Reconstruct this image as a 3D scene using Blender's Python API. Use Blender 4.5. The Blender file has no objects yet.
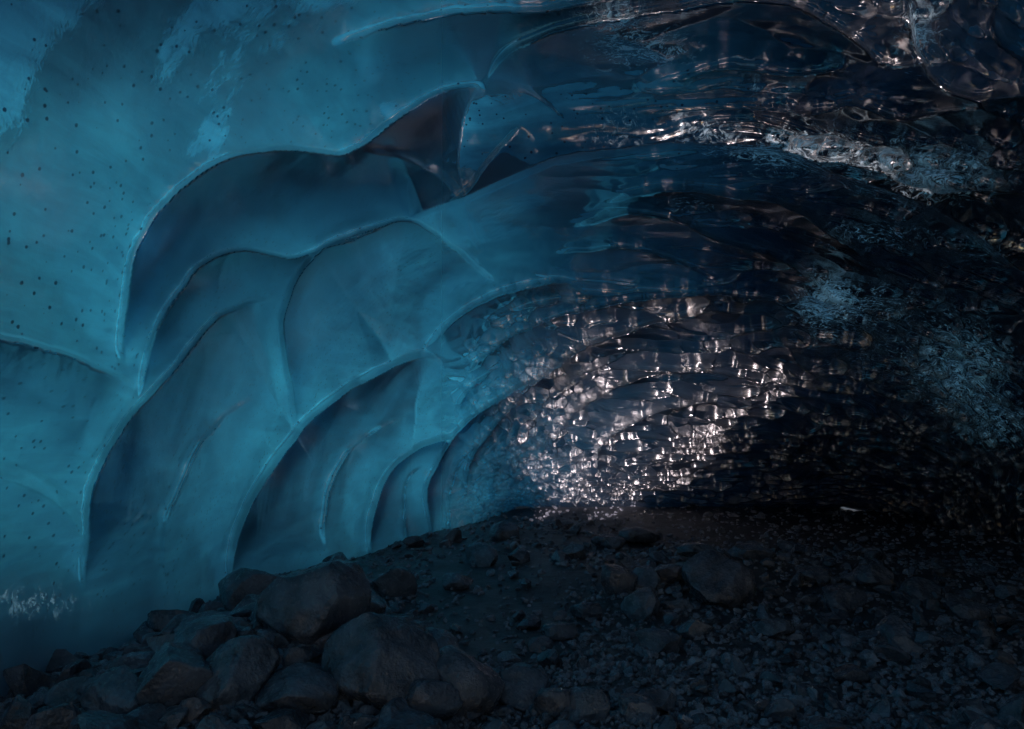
import bpy, bmesh, math, random
import numpy as np
from mathutils import Vector
random.seed(7); rng=np.random.default_rng(7)
scene=bpy.context.scene
scene.view_settings.view_transform='Standard'; scene.view_settings.look='None'; scene.view_settings.exposure=0
# ---------------- camera
CAMZ=1.5; PITCH=math.radians(7.1); F=683.0
cd=bpy.data.cameras.new("camera"); cam=bpy.data.objects.new("camera",cd); scene.collection.objects.link(cam)
cam.location=(0,0,CAMZ); cam.rotation_euler=(math.pi/2+PITCH,0,0)
cd.lens=24; cd.sensor_width=36; cd.clip_end=2000; scene.camera=cam
cp,sp=math.cos(PITCH),math.sin(PITCH)
def project(x,y,z):
    zz=z-CAMZ; d=y*cp+zz*sp; up=-y*sp+zz*cp
    d=np.maximum(d,0.3)
    return 512+F*x/d, 364.5-F*up/d
def pix2ground(u,v,h=0.0):
    dx=(u-512)/F; dy=(364.5-v)/F
    dirx,diry,dirz=dx, cp-dy*sp, sp+dy*cp
    t=(h-CAMZ)/dirz
    return dirx*t, diry*t
# ---------------- sun / sky
EL=math.radians(7.5); AZ=math.radians(12)
S=np.array([-math.sin(AZ)*math.cos(EL),-math.cos(AZ)*math.cos(EL),math.sin(EL)])
sd=bpy.data.lights.new("sun",'SUN'); sd.energy=5.0; sd.angle=math.radians(0.5); sd.color=(1.0,0.83,0.85)
so=bpy.data.objects.new("sun",sd); scene.collection.objects.link(so)
so.rotation_euler=Vector(tuple(S)).to_track_quat('Z','Y').to_euler()
w=bpy.data.worlds.new("World"); scene.world=w; w.use_nodes=True
nt=w.node_tree; sky=nt.nodes.new('ShaderNodeTexSky'); sky.sky_type='NISHITA'; sky.sun_disc=False
sky.sun_elevation=EL; sky.sun_rotation=math.pi+AZ; sky.dust_density=0.3; sky.ozone_density=1.6
bg=nt.nodes['Background']; nt.links.new(sky.outputs[0],bg.inputs[0]); bg.inputs[1].default_value=0.15
# ---------------- numpy noise
def hash2(i,j,s):
    n=(i.astype(np.int64)*374761393+j.astype(np.int64)*668265263+s*982451653)&0x7fffffff
    n=(n^(n>>13))*1274126177&0x7fffffff
    n=n^(n>>16)
    return (n&0xffff)/65535.0
def vnoise(x,y,s=0):
    i=np.floor(x);j=np.floor(y);fx=x-i;fy=y-j
    fx=fx*fx*fx*(fx*(fx*6-15)+10);fy=fy*fy*fy*(fy*(fy*6-15)+10)
    a=hash2(i,j,s);b=hash2(i+1,j,s);c=hash2(i,j+1,s);d=hash2(i+1,j+1,s)
    return (a*(1-fx)+b*fx)*(1-fy)+(c*(1-fx)+d*fx)*fy-0.5
def fbm(x,y,o=4,s=0):
    r=0;a=1
    for k in range(o):
        r=r+a*vnoise(x*2**k+k*17.3,y*2**k-k*9.1,s+k); a*=.5
    return r
def cups(x,y,s=0):
    i0=np.floor(x);j0=np.floor(y);best=np.full(x.shape,9.0)
    for di in (-1,0,1):
        for dj in (-1,0,1):
            i=i0+di;j=j0+dj
            px=i+.1+.8*hash2(i,j,s);py=j+.1+.8*hash2(i,j,s+5)
            best=np.minimum(best,(px-x)**2+(py-y)**2)
    return best
def sstep(a,b,x):
    t=np.clip((x-a)/(b-a),0,1); return t*t*(3-2*t)
# ---------------- ice relief: traced crests of the melt scallops (image pixel coordinates, mapped onto the ice by camera projection)
X0,Y0,X1,Y1=-160,-140,1200,760
gx,gy=np.meshgrid(np.arange(X0,X1,1.0,dtype=np.float32),np.arange(Y0,Y1,1.0,dtype=np.float32))
wob=(6*fbm(gx/60,gy/60,3,11)).astype(np.float32); wob2=(6*fbm(gx/60,gy/60,3,31)).astype(np.float32)
H=np.zeros_like(gx); T=np.zeros_like(gx)
def catmull(P,n=8):
    P=[np.array(p,float) for p in P]; P=[2*P[0]-P[1]]+P+[2*P[-1]-P[-2]]; out=[]
    for k in range(1,len(P)-2):
        for q in range(n):
            t=q/n; a,b,c,d=P[k-1:k+3]
            out.append(.5*((2*b)+(-a+c)*t+(2*a-5*b+4*c-d)*t*t+(-a+3*b-3*c+d)*t**3))
    out.append(P[-2]); return np.array(out)
def crest(P,A,wl,wr,tl=0,tr=0,e=0.22,m=None):
    if wl<wr: wl,wr=wl*.38,wr*1.75
    elif wr<wl: wl,wr=wl*1.75,wr*.38
    C=catmull(P); m=m or int(max(wl,wr)*1.7+10)
    x0=int(max(0,C[:,0].min()-m-X0));x1=int(min(gx.shape[1],C[:,0].max()+m-X0))
    y0=int(max(0,C[:,1].min()-m-Y0));y1=int(min(gx.shape[0],C[:,1].max()+m-Y0))
    px=gx[y0:y1,x0:x1]+wob[y0:y1,x0:x1];py=gy[y0:y1,x0:x1]+wob2[y0:y1,x0:x1]
    bd=np.full(px.shape,1e9,np.float32);bs=np.zeros_like(bd);bt=np.zeros_like(bd)
    n=len(C)-1
    for k in range(n):
        ax,ay=C[k];dx,dy=C[k+1]-C[k];L=dx*dx+dy*dy+1e-6
        t=np.clip(((px-ax)*dx+(py-ay)*dy)/L,0,1)
        qx=px-ax-t*dx;qy=py-ay-t*dy;d=qx*qx+qy*qy
        cr=dx*(py-ay)-dy*(px-ax)
        mk=d<bd; bd=np.where(mk,d,bd);bs=np.where(mk,cr,bs);bt=np.where(mk,(k+t)/n,bt)
    d=np.sqrt(bd); r=bs>0
    fade=np.minimum(1,np.minimum(bt,1-bt)/e+0.0)
    fade=fade*fade*(3-2*fade)
    dd=np.sqrt(d*d+0.4)
    ex=lambda d_,w_: np.clip((np.exp(-d_/w_)-.25)/.75,0,1)
    prof=np.where(r,ex(dd,wr),ex(dd,wl))
    h0=H[y0:y1,x0:x1]; h1=A*prof*fade
    H[y0:y1,x0:x1]=np.maximum(h0,h1)+.35*np.minimum(h0,h1)
    if tl or tr:
        tv=fade*np.where(r,tr*ex(d,wr)*(1-np.exp(-(d/3))),tl*ex(d,wl)*(1-np.exp(-(d/3))))
        T[y0:y1,x0:x1]=np.maximum(T[y0:y1,x0:x1],tv)+.3*np.minimum(T[y0:y1,x0:x1],tv)  # darkens the shadow side of each ridge through the absorption map
# (points, amplitude m, width left px, width right px, painted shade left/right)
crest([(126,372),(121,330),(134,262),(165,205),(215,165),(270,152),(330,155),(356,148),(388,126),(430,100),(472,86),(482,98)],.55,12,60,0.1,1.7)
crest([(138,402),(148,352),(166,308),(200,270),(240,254),(290,260),(330,248),(372,232),(405,222)],.38,9,48,.1,.9)
crest([(405,222),(440,208),(500,182),(560,160),(640,149),(720,145),(780,158),(850,185),(930,215),(1010,265),(1060,300)],.45,60,9,.6,1.8,e=.06)
crest([(84,600),(86,540),(92,490),(112,448),(142,405),(180,362),(215,322),(250,305),(288,300)],.5,12,70,1.2,.7)
crest([(296,440),(290,385),(282,320),(300,272),(340,240),(400,224),(430,234),(468,265),(498,292)],.42,10,46,1.2,.5)
crest([(228,610),(238,540),(262,485),(300,430),(340,395),(385,368),(425,356),(452,374)],.5,18,55,1.1,.8)
crest([(-60,330),(0,342),(50,352),(100,370),(138,388)],.4,10,50,.1,1.0)
crest([(376,575),(374,515),(392,472),(424,446),(458,440),(482,455)],.42,12,34,1.1,.6)
crest([(436,575),(428,505),(440,462),(466,424),(512,392),(562,374),(600,370)],.5,10,26,1.1,.6)
crest([(470,530),(468,475),(490,432),(532,386),(582,350),(650,325),(725,312),(800,325)],.5,10,26,1.1,.5)
crest([(418,352),(468,312),(528,286),(585,281)],.42,12,34,.9,.4)
crest([(458,384),(490,352),(540,322),(600,306),(680,296),(760,300),(830,330)],.36,10,24,1.1,.5)
crest([(440,212),(468,190),(490,160),(522,128)],.3,9,30,.6,.3)
crest([(480,96),(500,62),(545,38),(610,24),(690,10),(780,8),(840,34),(872,62),(884,86)],.45,20,40,.3,.8)
crest([(330,48),(400,26),(470,14),(550,12),(640,-6),(720,-30)],.45,14,40,.1,1.0)
crest([(352,150),(400,160),(440,180),(460,205)],.22,18,30,.3,.5)
crest([(320,262),(350,300),(378,338),(400,372)],.14,26,26,.2,.4)
crest([(600,205),(680,190),(760,205),(840,240),(900,290)],.4,20,30,.3,.6)
crest([(560,230),(640,215),(720,240),(800,275),(860,330)],.35,20,30,.3,.5)
crest([(780,95),(800,120),(850,110),(900,125),(960,110),(1040,120)],.3,16,30)
crest([(870,150),(880,180),(930,195),(980,190),(1040,205)],.3,16,30)
crest([(640,90),(720,70),(800,75),(870,62)],.3,16,40)
crest([(900,-10),(905,40),(940,90),(1000,100),(1060,90)],.4,20,40)
crest([(452,560),(448,520),(456,478),(474,448)],.22,8,14,.4,.1)
crest([(412,560),(404,520),(412,480),(432,460)],.22,8,16,.4,.1)
crest([(340,580),(326,530),(330,485),(352,448),(384,424),(412,416)],.24,10,28,.7,.3,e=.35)
crest([(172,600),(164,545),(176,490),(204,440),(240,405),(262,395)],.20,10,34,.6,.2,e=.4)
crest([(492,520),(494,480),(508,450),(530,425)],.24,7,14,.5,.1)
crest([(455,420),(462,396),(480,378),(500,366)],.22,7,18,.5,.1)
crest([(500,330),(520,312),(556,302),(590,300)],.2,7,18,.5,.1)
crest([(520,470),(520,440),(545,405),(590,375),(640,350),(700,345)],.3,9,18,.4,.1)
crest([(540,260),(610,246),(680,262),(740,292)],.24,8,18,.4,.2,e=.35)
crest([(470,340),(505,312),(560,296),(620,290)],.2,7,16,.5,.2,e=.3)
crest([(560,470),(556,440),(580,408),(630,382),(690,372),(740,378)],.3,9,18,.4,.1)
crest([(600,480),(596,450),(625,424),(680,404),(735,404)],.3,8,16,.4,.1)
crest([(-40,470),(20,480),(70,520),(84,560)],.08,40,50,.1,.2)
def samp(M,u,v):
    x=np.clip(u-X0,0,M.shape[1]-1.01);y=np.clip(v-Y0,0,M.shape[0]-1.01)
    i=x.astype(int);j=y.astype(int);fx=x-i;fy=y-j
    return (M[j,i]*(1-fx)+M[j,i+1]*fx)*(1-fy)+(M[j+1,i]*(1-fx)+M[j+1,i+1]*fx)*fy
# ---------------- cave cross sections along the tunnel
ys=[-7,-5,-3,-1,1.5,3,4.2,5.6,7.6,10,13,16,20,26]
xl=[-7.4,-6.2,-5.0,-4.2,-3.4,-2.95,-2.85,-2.85,-2.95,-2.3,-1.35,-.45,.8,2.2]  # rear sections flared, out of view, to keep sun off the left wall
xr=[4.5,4.8,5.1,5.4,5.5,6,6.4,6.8,7.4,8,8.6,9,8.6,7.5]
hy=[-7,-5,-3,0,4,6,8,9.5,10.5,12,13.5,15,16.5,18,24]
hh=[8.4,7.2,6.3,5.4,4.8,4.5,4.2,3.85,3.5,2.8,2.0,1.35,.75,.1,-2.]
def smooth_interp(y,a,b):
    yy=np.linspace(a[0],a[-1],400); f=np.interp(yy,a,b); k=np.hanning(23);k/=k.sum()
    f2=np.convolve(np.pad(f,11,mode='edge'),k,'valid'); return np.interp(y,yy,f2)
NT,NS=1000,840
th=np.linspace(-0.06,math.pi+0.06,NT)
sv=np.linspace(0,1,NS)
dens_y=np.interp(sv,[0,.06,.14,.52,.99,1],[-7,0,2.4,9,18,24])
TH,YY=np.meshgrid(th,dens_y)
def section(TH,YY):
    XL=smooth_interp(YY,ys,xl);XR=smooth_interp(YY,ys,xr);HH=smooth_interp(YY,hy,hh)
    p=.82
    c_,s_=np.cos(TH),np.sin(TH)
    cx=(XL+XR)/2*.45+XL*.55+1.2
    ax=np.where(c_>0,cx-XL,XR-cx)
    X=cx-np.sign(c_)*np.abs(c_)**p*ax
    Z=HH*np.sign(s_)*np.abs(s_)**p
    X=X+.12*fbm(YY*.4,TH*2,3,3)
    return X,Z,cx
X,Z,cx=section(TH,YY)
base=np.stack([X,YY,Z],-1)
du=np.gradient(base,axis=1);dv=np.gradient(base,axis=0)
N=np.cross(du,dv);N/=np.linalg.norm(N,axis=-1,keepdims=True)+1e-9
axis=np.stack([cx,YY,np.full_like(X,1.0)],-1)-base
N*=np.sign((N*axis).sum(-1,keepdims=True))
U,V=project(X,YY,Z)
inb=sstep(0.0,1.6,YY)
# relief leans toward the cave hall
D=np.array([.1,-.2,1.55])-base; dist=np.linalg.norm(D,axis=-1); D/=dist[...,None]
dn=np.clip((D*N).sum(-1),.5,1)
D=N*(1-inb[...,None])+D*inb[...,None]
h=samp(H,U,V)*inb*np.clip(dist/6,.6,1.1)
arc=TH*4.0
wx=.6*fbm(YY*.8,arc*.8,3,41);wy=.6*fbm(YY*.8+9,arc*.8,3,51)
far=sstep(8.6,10.8,YY)
right=sstep(520,760,U)*inb
c1=cups((arc+wx)*3.1,(YY+wy)*2.9,1)
c3=cups((arc+wx*2)*1.0,(YY+wy*2)*.9,3)
c2=cups((arc+wx)*7+3,(YY+wy)*5.2,2)
h+=far*(.42*c1+.02*c2)*sstep(430,520,U)
h+=right*(1-far)*(.26*c1+.20*c3+.06*c2)
h+=.14*fbm(YY*.6,arc*.5,3,61)+(1-inb)*.3*c3
h+=.010*fbm(YY*2.5,arc*2.5,3,71)
P=base+D*(h/dn)[...,None]
# ---------------- ice darkness: shade painted in as extra absorption; and frost
def blob(u,v,ru,rv): return np.exp(-((U-u)/ru)**2-((V-v)/rv)**2)
shade_thk=.2+samp(T,U,V)*inb*3.2
shade_thk+=3.8*sstep(430,620,U)+ 4*sstep(680,900,U)*sstep(60,260,V)+2.5*sstep(620,800,U)
shade_thk+=2.5*sstep(600,700,U)*sstep(400,460,V)
shade_thk+=3.8*blob(40,-30,330,110)
shade_thk+=5.0*sstep(570,700,V)*sstep(330,60,U)+1.3*sstep(490,600,V)
shade_thk+=1.0*blob(460,130,110,80)-1.8*blob(620,100,180,60)
shade_thk+=3*sstep(1.6,0,YY)
shade_thk+=1.2*fbm(YY*.9,arc*.7,3,81)
shade_thk=np.clip(shade_thk,.0,12)
fr=(blob(925,175,80,30)+blob(790,150,80,22)+blob(640,50,50,22)+.8*blob(965,375,50,50)+.8*blob(820,300,25,30)+.9*blob(20,602,60,16)
    +.8*blob(610,15,40,20)+.6*blob(615,130,30,18)+.8*blob(915,30,30,40)+.3*blob(130,515,25,25)+.6*blob(700,130,40,14)+.3*blob(880,330,120,60)
    +.5*blob(850,300,50,18)+.5*blob(760,90,40,14)+.5*blob(1000,430,40,26)+.6*blob(870,235,60,14)+.5*blob(690,205,30,12)+.5*blob(985,250,40,20))*inb
glint_boost=far*np.exp(-((U-655)/150)**2-((V-420)/90)**2)  # extra reflectance painted in to brighten the glints on the far scallops
rgh=.28-.10*sstep(420,560,U)
def mesh_np(name,verts,faces,k,smooth=True):
    me=bpy.data.meshes.new(name)
    me.vertices.add(len(verts));me.vertices.foreach_set('co',verts.astype(np.float32).ravel())
    me.loops.add(len(faces)*k);me.loops.foreach_set('vertex_index',faces.astype(np.int32).ravel())
    me.polygons.add(len(faces));me.polygons.foreach_set('loop_start',np.arange(0,len(faces)*k,k,dtype=np.int32))
    me.polygons.foreach_set('use_smooth',np.full(len(faces),smooth))
    me.update(calc_edges=True);me.validate()
    ob=bpy.data.objects.new(name,me);scene.collection.objects.link(ob);return ob
# invented opening and rear wall, out of view, shaped to aim the sun beam
def beam_e(x,y,z):
    k=(12.5-y)/(-S[1]); bx=x-S[0]*k; bz=z-S[2]*k
    return ((bx-2.2)/2.6)**2+((bz-(2.05+.34*(bx-2.2)))/1.25)**2+.8*fbm(bx*1.5,bz*1.9,4,5)
idx=np.arange(NT*NS).reshape(NS,NT)
q=np.stack([idx[:-1,:-1],idx[:-1,1:],idx[1:,1:],idx[1:,:-1]],-1).reshape(-1,4)
side=((((P[...,1]+3.2)/3.0)**2+((P[...,2]-2.8)/2.3)**2+.5*fbm(P[...,1],P[...,2],3,8)<1)&(P[...,0]>1.5)) | ((beam_e(P[...,0],P[...,1],P[...,2])<.9)&(P[...,1]<0.4))  # unseen openings: right wall one added for sky fill, other for the beam
q=q[~(side.reshape(-1)[q].any(1))]
NR=200
ring=P[0]
rr=np.linspace(0,1,NR)
cen=np.array([-1.0,-7.0,1.0])
W=cen+(ring[None]-cen)*rr[:,None,None]; W[...,1]=-7+ .5*fbm(W[...,0]*.8,W[...,2]*.8,4,7)*(1-rr[:,None]**4)
W[-1]=ring
e=beam_e(W[...,0],W[...,1],W[...,2])
o=NT*NS
wi=np.arange(NR*NT).reshape(NR,NT)
wq=np.stack([wi[:-1,:-1],wi[:-1,1:],wi[1:,1:],wi[1:,:-1]],-1).reshape(-1,4)
wq=wq[~((e<1).reshape(-1)[wq].any(1))]
allv=np.concatenate([P.reshape(-1,3),W.reshape(-1,3)])
ice=mesh_np("glacier_ice_cave",allv,np.concatenate([q,wq+o]),4)
Z0=np.zeros(NR*NT)
for nm,arr in (("ice_shade",np.concatenate([shade_thk.ravel(),Z0+6])),("frost",np.concatenate([fr.ravel(),Z0])),("glint_boost",np.concatenate([glint_boost.ravel(),Z0])),("rgh",np.concatenate([rgh.ravel(),Z0+.3]))):
    a=ice.data.attributes.new(nm,'FLOAT','POINT');a.data.foreach_set('value',arr.astype(np.float32))
# ---------------- material helpers
def newmat(n):
    m=bpy.data.materials.new(n);m.use_nodes=True;t=m.node_tree;t.nodes.clear();return m,t
def nd(t,ty,**kw):
    n=t.nodes.new(ty)
    for k_,v_ in kw.items(): setattr(n,k_,v_)
    return n
def math_(t,op,a,b=None,c=None,clamp=False):
    n=t.nodes.new('ShaderNodeMath');n.operation=op;n.use_clamp=clamp
    for i,v_ in enumerate((a,b,c)):
        if v_ is None: continue
        if isinstance(v_,(int,float)): n.inputs[i].default_value=v_
        else: t.links.new(v_,n.inputs[i])
    return n.outputs[0]
def noise(t,co,sc,det=4,rough=.55,dist=0):
    n=t.nodes.new('ShaderNodeTexNoise');n.inputs['Scale'].default_value=sc;n.inputs['Detail'].default_value=det
    n.inputs['Roughness'].default_value=rough;n.inputs['Distortion'].default_value=dist;t.links.new(co,n.inputs['Vector']);return n.outputs[0]
m,t=newmat("glacier_ice")
tc=nd(t,'ShaderNodeTexCoord');co=tc.outputs['Object']
at=nd(t,'ShaderNodeAttribute',attribute_name='ice_shade').outputs['Fac']
af=nd(t,'ShaderNodeAttribute',attribute_name='frost').outputs['Fac']
aw=nd(t,'ShaderNodeAttribute',attribute_name='glint_boost').outputs['Fac']
ar_=nd(t,'ShaderNodeAttribute',attribute_name='rgh').outputs['Fac']
n1=noise(t,co,1.3,5,.6,.8);n2=noise(t,co,7,4,.6,.3)
mp=nd(t,'ShaderNodeMapping');mp.inputs['Rotation'].default_value=(.5,.35,.2);mp.inputs['Scale'].default_value=(.5,.8,5.0);t.links.new(co,mp.inputs[0])
n4=noise(t,mp.outputs[0],1.8,7,.7,.5)   # silt / bubble layering
tt=math_(t,'ADD',at,math_(t,'MULTIPLY',math_(t,'SUBTRACT',n1,.5),2.4))
tt=math_(t,'ADD',tt,math_(t,'MULTIPLY',math_(t,'SUBTRACT',n2,.5),1.0))
tt=math_(t,'ADD',tt,math_(t,'MULTIPLY',math_(t,'SUBTRACT',n4,.5),3.4))
vor=nd(t,'ShaderNodeTexVoronoi');vor.inputs['Scale'].default_value=15;t.links.new(co,vor.inputs['Vector'])
spk=math_(t,'LESS_THAN',math_(t,'ADD',vor.outputs['Distance'],math_(t,'MAXIMUM',math_(t,'MULTIPLY',math_(t,'SUBTRACT',n1,.56),.5),-.05)),.13)
tt=math_(t,'MAXIMUM',math_(t,'ADD',tt,math_(t,'MULTIPLY',spk,3.6)),-0.5)
K=(.36,.44,.38);TINT=(.085,.71,.98)
cc=nd(t,'ShaderNodeCombineColor')
for i in range(3): t.links.new(math_(t,'MULTIPLY',math_(t,'POWER',math.exp(-K[i]),tt),TINT[i]*.84),cc.inputs[i])
bmp=nd(t,'ShaderNodeBump');bmp.inputs['Strength'].default_value=.5;bmp.inputs['Distance'].default_value=.010
t.links.new(n2,bmp.inputs['Height'])
tr=nd(t,'ShaderNodeBsdfTranslucent');t.links.new(cc.outputs[0],tr.inputs[0])
df=nd(t,'ShaderNodeBsdfDiffuse');df.inputs[0].default_value=(.04,.05,.07,1);t.links.new(bmp.outputs[0],df.inputs['Normal'])
mx=nd(t,'ShaderNodeMixShader');mx.inputs[0].default_value=.02;t.links.new(tr.outputs[0],mx.inputs[1]);t.links.new(df.outputs[0],mx.inputs[2])
gl=nd(t,'ShaderNodeBsdfGlossy');t.links.new(ar_,gl.inputs['Roughness']);gl.inputs[0].default_value=(1,1,1,1);t.links.new(bmp.outputs[0],gl.inputs['Normal'])
frn=nd(t,'ShaderNodeFresnel');frn.inputs[0].default_value=1.48;t.links.new(bmp.outputs[0],frn.inputs['Normal'])
m2=nd(t,'ShaderNodeMixShader');t.links.new(math_(t,'MINIMUM',math_(t,'ADD',frn.outputs[0],math_(t,'MULTIPLY',aw,.32)),.6),m2.inputs[0]);t.links.new(mx.outputs[0],m2.inputs[1]);t.links.new(gl.outputs[0],m2.inputs[2])
fdd=nd(t,'ShaderNodeBsdfDiffuse');fdd.inputs[0].default_value=(.6,.75,.82,1)
fdt=nd(t,'ShaderNodeBsdfTranslucent');fdt.inputs[0].default_value=(.3,.66,.82,1)
fd=nd(t,'ShaderNodeMixShader');fd.inputs[0].default_value=.6;t.links.new(fdd.outputs[0],fd.inputs[1]);t.links.new(fdt.outputs[0],fd.inputs[2])
nf=noise(t,co,10,9,.86,1.2)
fm=math_(t,'MULTIPLY',math_(t,'ADD',math_(t,'MULTIPLY',math_(t,'SUBTRACT',nf,.57),11),math_(t,'MULTIPLY',af,.9)),math_(t,'MULTIPLY',af,1.8),clamp=True)
m3=nd(t,'ShaderNodeMixShader');t.links.new(fm,m3.inputs[0]);t.links.new(m2.outputs[0],m3.inputs[1]);t.links.new(fd.outputs[0],m3.inputs[2])
out=nd(t,'ShaderNodeOutputMaterial');t.links.new(m3.outputs[0],out.inputs[0])
ice.data.materials.append(m)
# ---------------- rock materials
def rockmat(name,lo,hi,rough=.42,sc=6):
    m,t=newmat(name);co=nd(t,'ShaderNodeTexCoord').outputs['Object']
    a=noise(t,co,sc,5,.6);b=noise(t,co,sc*7,3,.6)
    ramp=nd(t,'ShaderNodeValToRGB');ramp.color_ramp.elements[0].color=lo;ramp.color_ramp.elements[1].color=hi
    ramp.color_ramp.elements[0].position=.3;ramp.color_ramp.elements[1].position=.72;t.links.new(a,ramp.inputs[0])
    bs=nd(t,'ShaderNodeBsdfPrincipled');t.links.new(ramp.outputs[0],bs.inputs['Base Color'])
    t.links.new(math_(t,'ADD',math_(t,'MULTIPLY',b,.35),rough-.17),bs.inputs['Roughness'])
    bu=nd(t,'ShaderNodeBump');bu.inputs['Strength'].default_value=.9;bu.inputs['Distance'].default_value=.03
    t.links.new(math_(t,'ADD',a,math_(t,'MULTIPLY',b,.5)),bu.inputs['Height']);t.links.new(bu.outputs[0],bs.inputs['Normal'])
    o=nd(t,'ShaderNodeOutputMaterial');t.links.new(bs.outputs[0],o.inputs[0]);return m
MB=rockmat("wet_basalt",(.028,.034,.046,1),(.17,.19,.235,1),.24,5)
MG=rockmat("basalt_gravel",(.04,.048,.065,1),(.34,.37,.44,1),.28,9)
MS=rockmat("black_glacial_sand",(.02,.024,.032,1),(.07,.078,.094,1),.38,12)
# ---------------- ground
def ghash(x,y):
    g=.10*fbm(x*.5,y*.5,4,91)+.03*fbm(x*3,y*3,3,95)
    g+=.36*np.exp(-((x+1.5)/1.1)**2-((y-4.7)/1.4)**2)
    g+=.20*np.exp(-((x-2.9)/2.2)**2-((y-8.5)/1.1)**2)
    g+=.16*np.exp(-((x-.3)/1.6)**2-((y-12.)/1.6)**2)
    g-=.05*np.exp(-((x+.1)/.7)**2-((y-7.5)/2.5)**2)
    return g
def axis_grid(lo,hi,fine_lo,fine_hi,n,m_):
    a=np.linspace(fine_lo,fine_hi,n)
    l=fine_lo-(np.geomspace(1,1+fine_lo-lo,m_)-1)[1:][::-1]; r=fine_hi+(np.geomspace(1,1+hi-fine_hi,m_)-1)[1:]
    return np.concatenate([l,a,r])
xs=axis_grid(-400,400,-6,10,400,40);yv=axis_grid(-400,400,-1,22,480,40)
GX,GY=np.meshgrid(xs,yv);GZ=ghash(GX,GY)
gi=np.arange(GX.size).reshape(GX.shape)
gq=np.stack([gi[:-1,:-1],gi[:-1,1:],gi[1:,1:],gi[1:,:-1]],-1).reshape(-1,4)
gr=mesh_np("ground",np.stack([GX,GY,GZ],-1).reshape(-1,3),gq,4);gr.data.materials.append(MS)
# sunlit snow slope added out of view to bounce light through the left ice wall
sa=np.linspace(-70,70,260);sb=np.linspace(-1,50,180)
SA,SB=np.meshgrid(sa,sb)
c45=math.cos(math.radians(45))
SX=-11.0-SB*c45+SA*c45; SY=6.0+SB*c45+SA*c45
SZ=np.clip(SB*1.25,-1,34)+.5*fbm(SX*.2,SY*.2,5,77)*np.clip(SB*.4,0,1)-.4
si=np.arange(SX.size).reshape(SX.shape)
sq=np.stack([si[:-1,:-1],si[:-1,1:],si[1:,1:],si[1:,:-1]],-1).reshape(-1,4)
sn=mesh_np("bounce_slope",np.stack([SX,SY,SZ],-1).reshape(-1,3),sq,4)
ms,t=newmat("snow");b_=nd(t,'ShaderNodeBsdfPrincipled');co=nd(t,'ShaderNodeTexCoord').outputs['Object']
r_=nd(t,'ShaderNodeValToRGB');r_.color_ramp.elements[0].color=(.80,.87,.92,1);r_.color_ramp.elements[1].color=(.90,.94,.97,1);t.links.new(noise(t,co,.4,5),r_.inputs[0])
t.links.new(r_.outputs[0],b_.inputs['Base Color']);b_.inputs['Roughness'].default_value=.8
o_=nd(t,'ShaderNodeOutputMaterial');t.links.new(b_.outputs[0],o_.inputs[0]);sn.data.materials.append(ms)
# ---------------- rocks
def proto(sub,seed,ncut=9,lo=.42,hi=.8):
    r=np.random.default_rng(seed);bm=bmesh.new();bmesh.ops.create_icosphere(bm,subdivisions=sub,radius=1)
    v=np.array([x.co[:] for x in bm.verts]);f=np.array([[q_.index for q_ in x.verts] for x in bm.faces]);bm.free()
    for _ in range(ncut):
        n=r.normal(size=3);n/=np.linalg.norm(n);d=r.uniform(lo,hi);o=v@n-d
        v=v-np.maximum(o,0)[:,None]*n*(1.0 if sub<5 else .82)
    if sub>2: v=v+(.08 if sub>4 else .05)*np.stack([fbm(v[:,0]*2.4+seed+i*7,v[:,1]*2.4+v[:,2]*2,4,seed+i) for i in range(3)],-1)
    v=v/np.abs(v).max(0)
    v*=r.uniform([.85,.65,.5],[1.15,1,.85]);return v,f
def rotm(r):
    a=r.uniform(0,6.28);t=r.normal(0,.35,2);ca,sa=math.cos(a),math.sin(a)
    R=np.array([[ca,-sa,0],[sa,ca,0],[0,0,1]])
    cx_,sx_=math.cos(t[0]),math.sin(t[0]);return np.array([[1,0,0],[0,cx_,-sx_],[0,sx_,cx_]])@R
def gz(x,y): return float(ghash(np.array([x]),np.array([y]))[0])
boulders=[(300,672,112,.95),(246,626,66,.85),(190,672,62,.9),(163,716,74,.85),(104,724,66,.65),(226,718,72,.8),(372,720,104,.95),(352,630,54,.85),
(282,732,84,.5),(455,716,80,.75),(425,668,56,.6),(330,600,40,.6),(725,606,68,.7),(850,612,44,.5),(884,590,40,.6),(620,598,42,.8),(646,618,44,.6),
(480,566,34,.6),(505,540,30,.6),(640,724,34,.7),(520,710,60,.55),(780,640,36,.5),(575,560,30,.5),(700,560,40,.4),(640,546,44,.4),(390,600,44,.5),
(560,640,30,.5),(330,655,50,.6),(165,640,44,.6),(415,728,70,.5),(975,620,40,.5),(930,600,36,.5),(820,585,34,.5),(760,575,36,.5),(610,550,30,.5),(455,590,30,.5),
(560,720,44,.6),(700,640,34,.6),(590,620,30,.5),(670,590,36,.55),(905,640,36,.5)]
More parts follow.
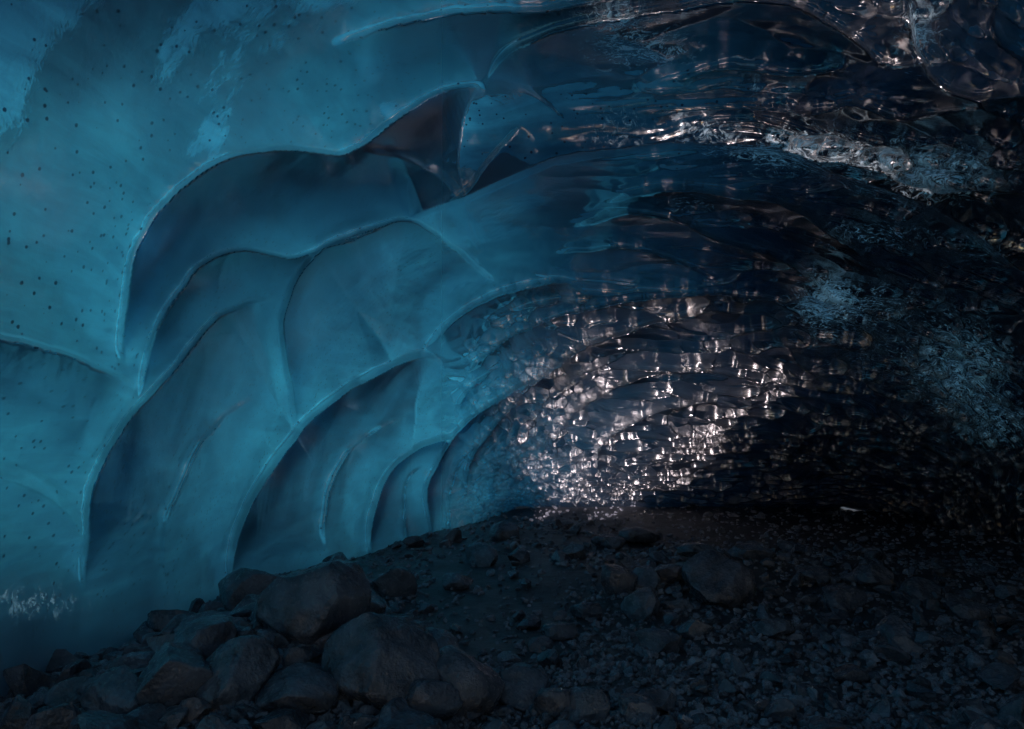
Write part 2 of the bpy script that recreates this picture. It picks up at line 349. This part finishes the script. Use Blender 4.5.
for i,(u,v,wd,ar) in enumerate(boulders):
    x,y=pix2ground(u,v,0.0)
    for _ in range(4): x,y=pix2ground(u,v,gz(x,y))
    r=np.random.default_rng(100+i);vv,f=proto(5,200+i,10,.55,.9)
    s=wd/F*y*.5*1.18
    vv=vv/np.abs(vv).max(0);vv=vv*np.array([1,.85,ar])@ (rotm(r).T)
    ob=mesh_np("boulder",vv*s,f,3,smooth=True);ob.data.materials.append(MB)
    ob.location=(x,y+s*.6,gz(x,y)+s*ar*.6)
protos=[proto(3,300+i,11) for i in range(14)];protos1=[proto(2,330+i,9) for i in range(10)]
def scatter(name,pts,sizes,pr,mat):
    V_=[];F_=[];o=0
    for (x,y,z),s in zip(pts,sizes):
        v,f=pr[rng.integers(len(pr))];R=rotm(rng);vv=(v*s*rng.uniform(.8,1.2,3))@R.T+np.array([x,y,z+s*.28])
        V_.append(vv);F_.append(f+o);o+=len(v)
    ob=mesh_np(name,np.concatenate(V_),np.concatenate(F_),3,smooth=False);ob.data.materials.append(mat);return ob
def pts_pix(n,fn):
    out=[]
    while len(out)<n:
        v=rng.uniform(500,790);u=rng.uniform(-40,1080)
        if rng.random()>fn(u,v): continue
        x,y=pix2ground(u,v)
        if y>22 or y<2: continue
        out.append((x,y))
    a=np.array(out);z=ghash(a[:,0],a[:,1]);return np.c_[a,z]
def dens_cob(u,v):
    d=.12
    d+=.9*math.exp(-((u-290)/150)**2-((v-690)/70)**2)+.7*math.exp(-((u-760)/170)**2-((v-590)/28)**2)+.7*math.exp(-((u-560)/90)**2-((v-545)/25)**2)
    if 430<u<560 and 570<v<660: d*=.25
    return min(1,d)
a=pts_pix(1400,dens_cob)
sz=rng.lognormal(0,.5,len(a))*.062
scatter("cobbles",a,np.clip(sz,.025,.2),protos,MB)
a=pts_pix(19000,lambda u,v: .35 if (430<u<560 and 560<v<660) else 1)
sz=np.clip(rng.lognormal(0,.4,len(a))*.020*(.6+a[:,1]*.07),.01,.09)
scatter("gravel",a,sz,protos1,MG)
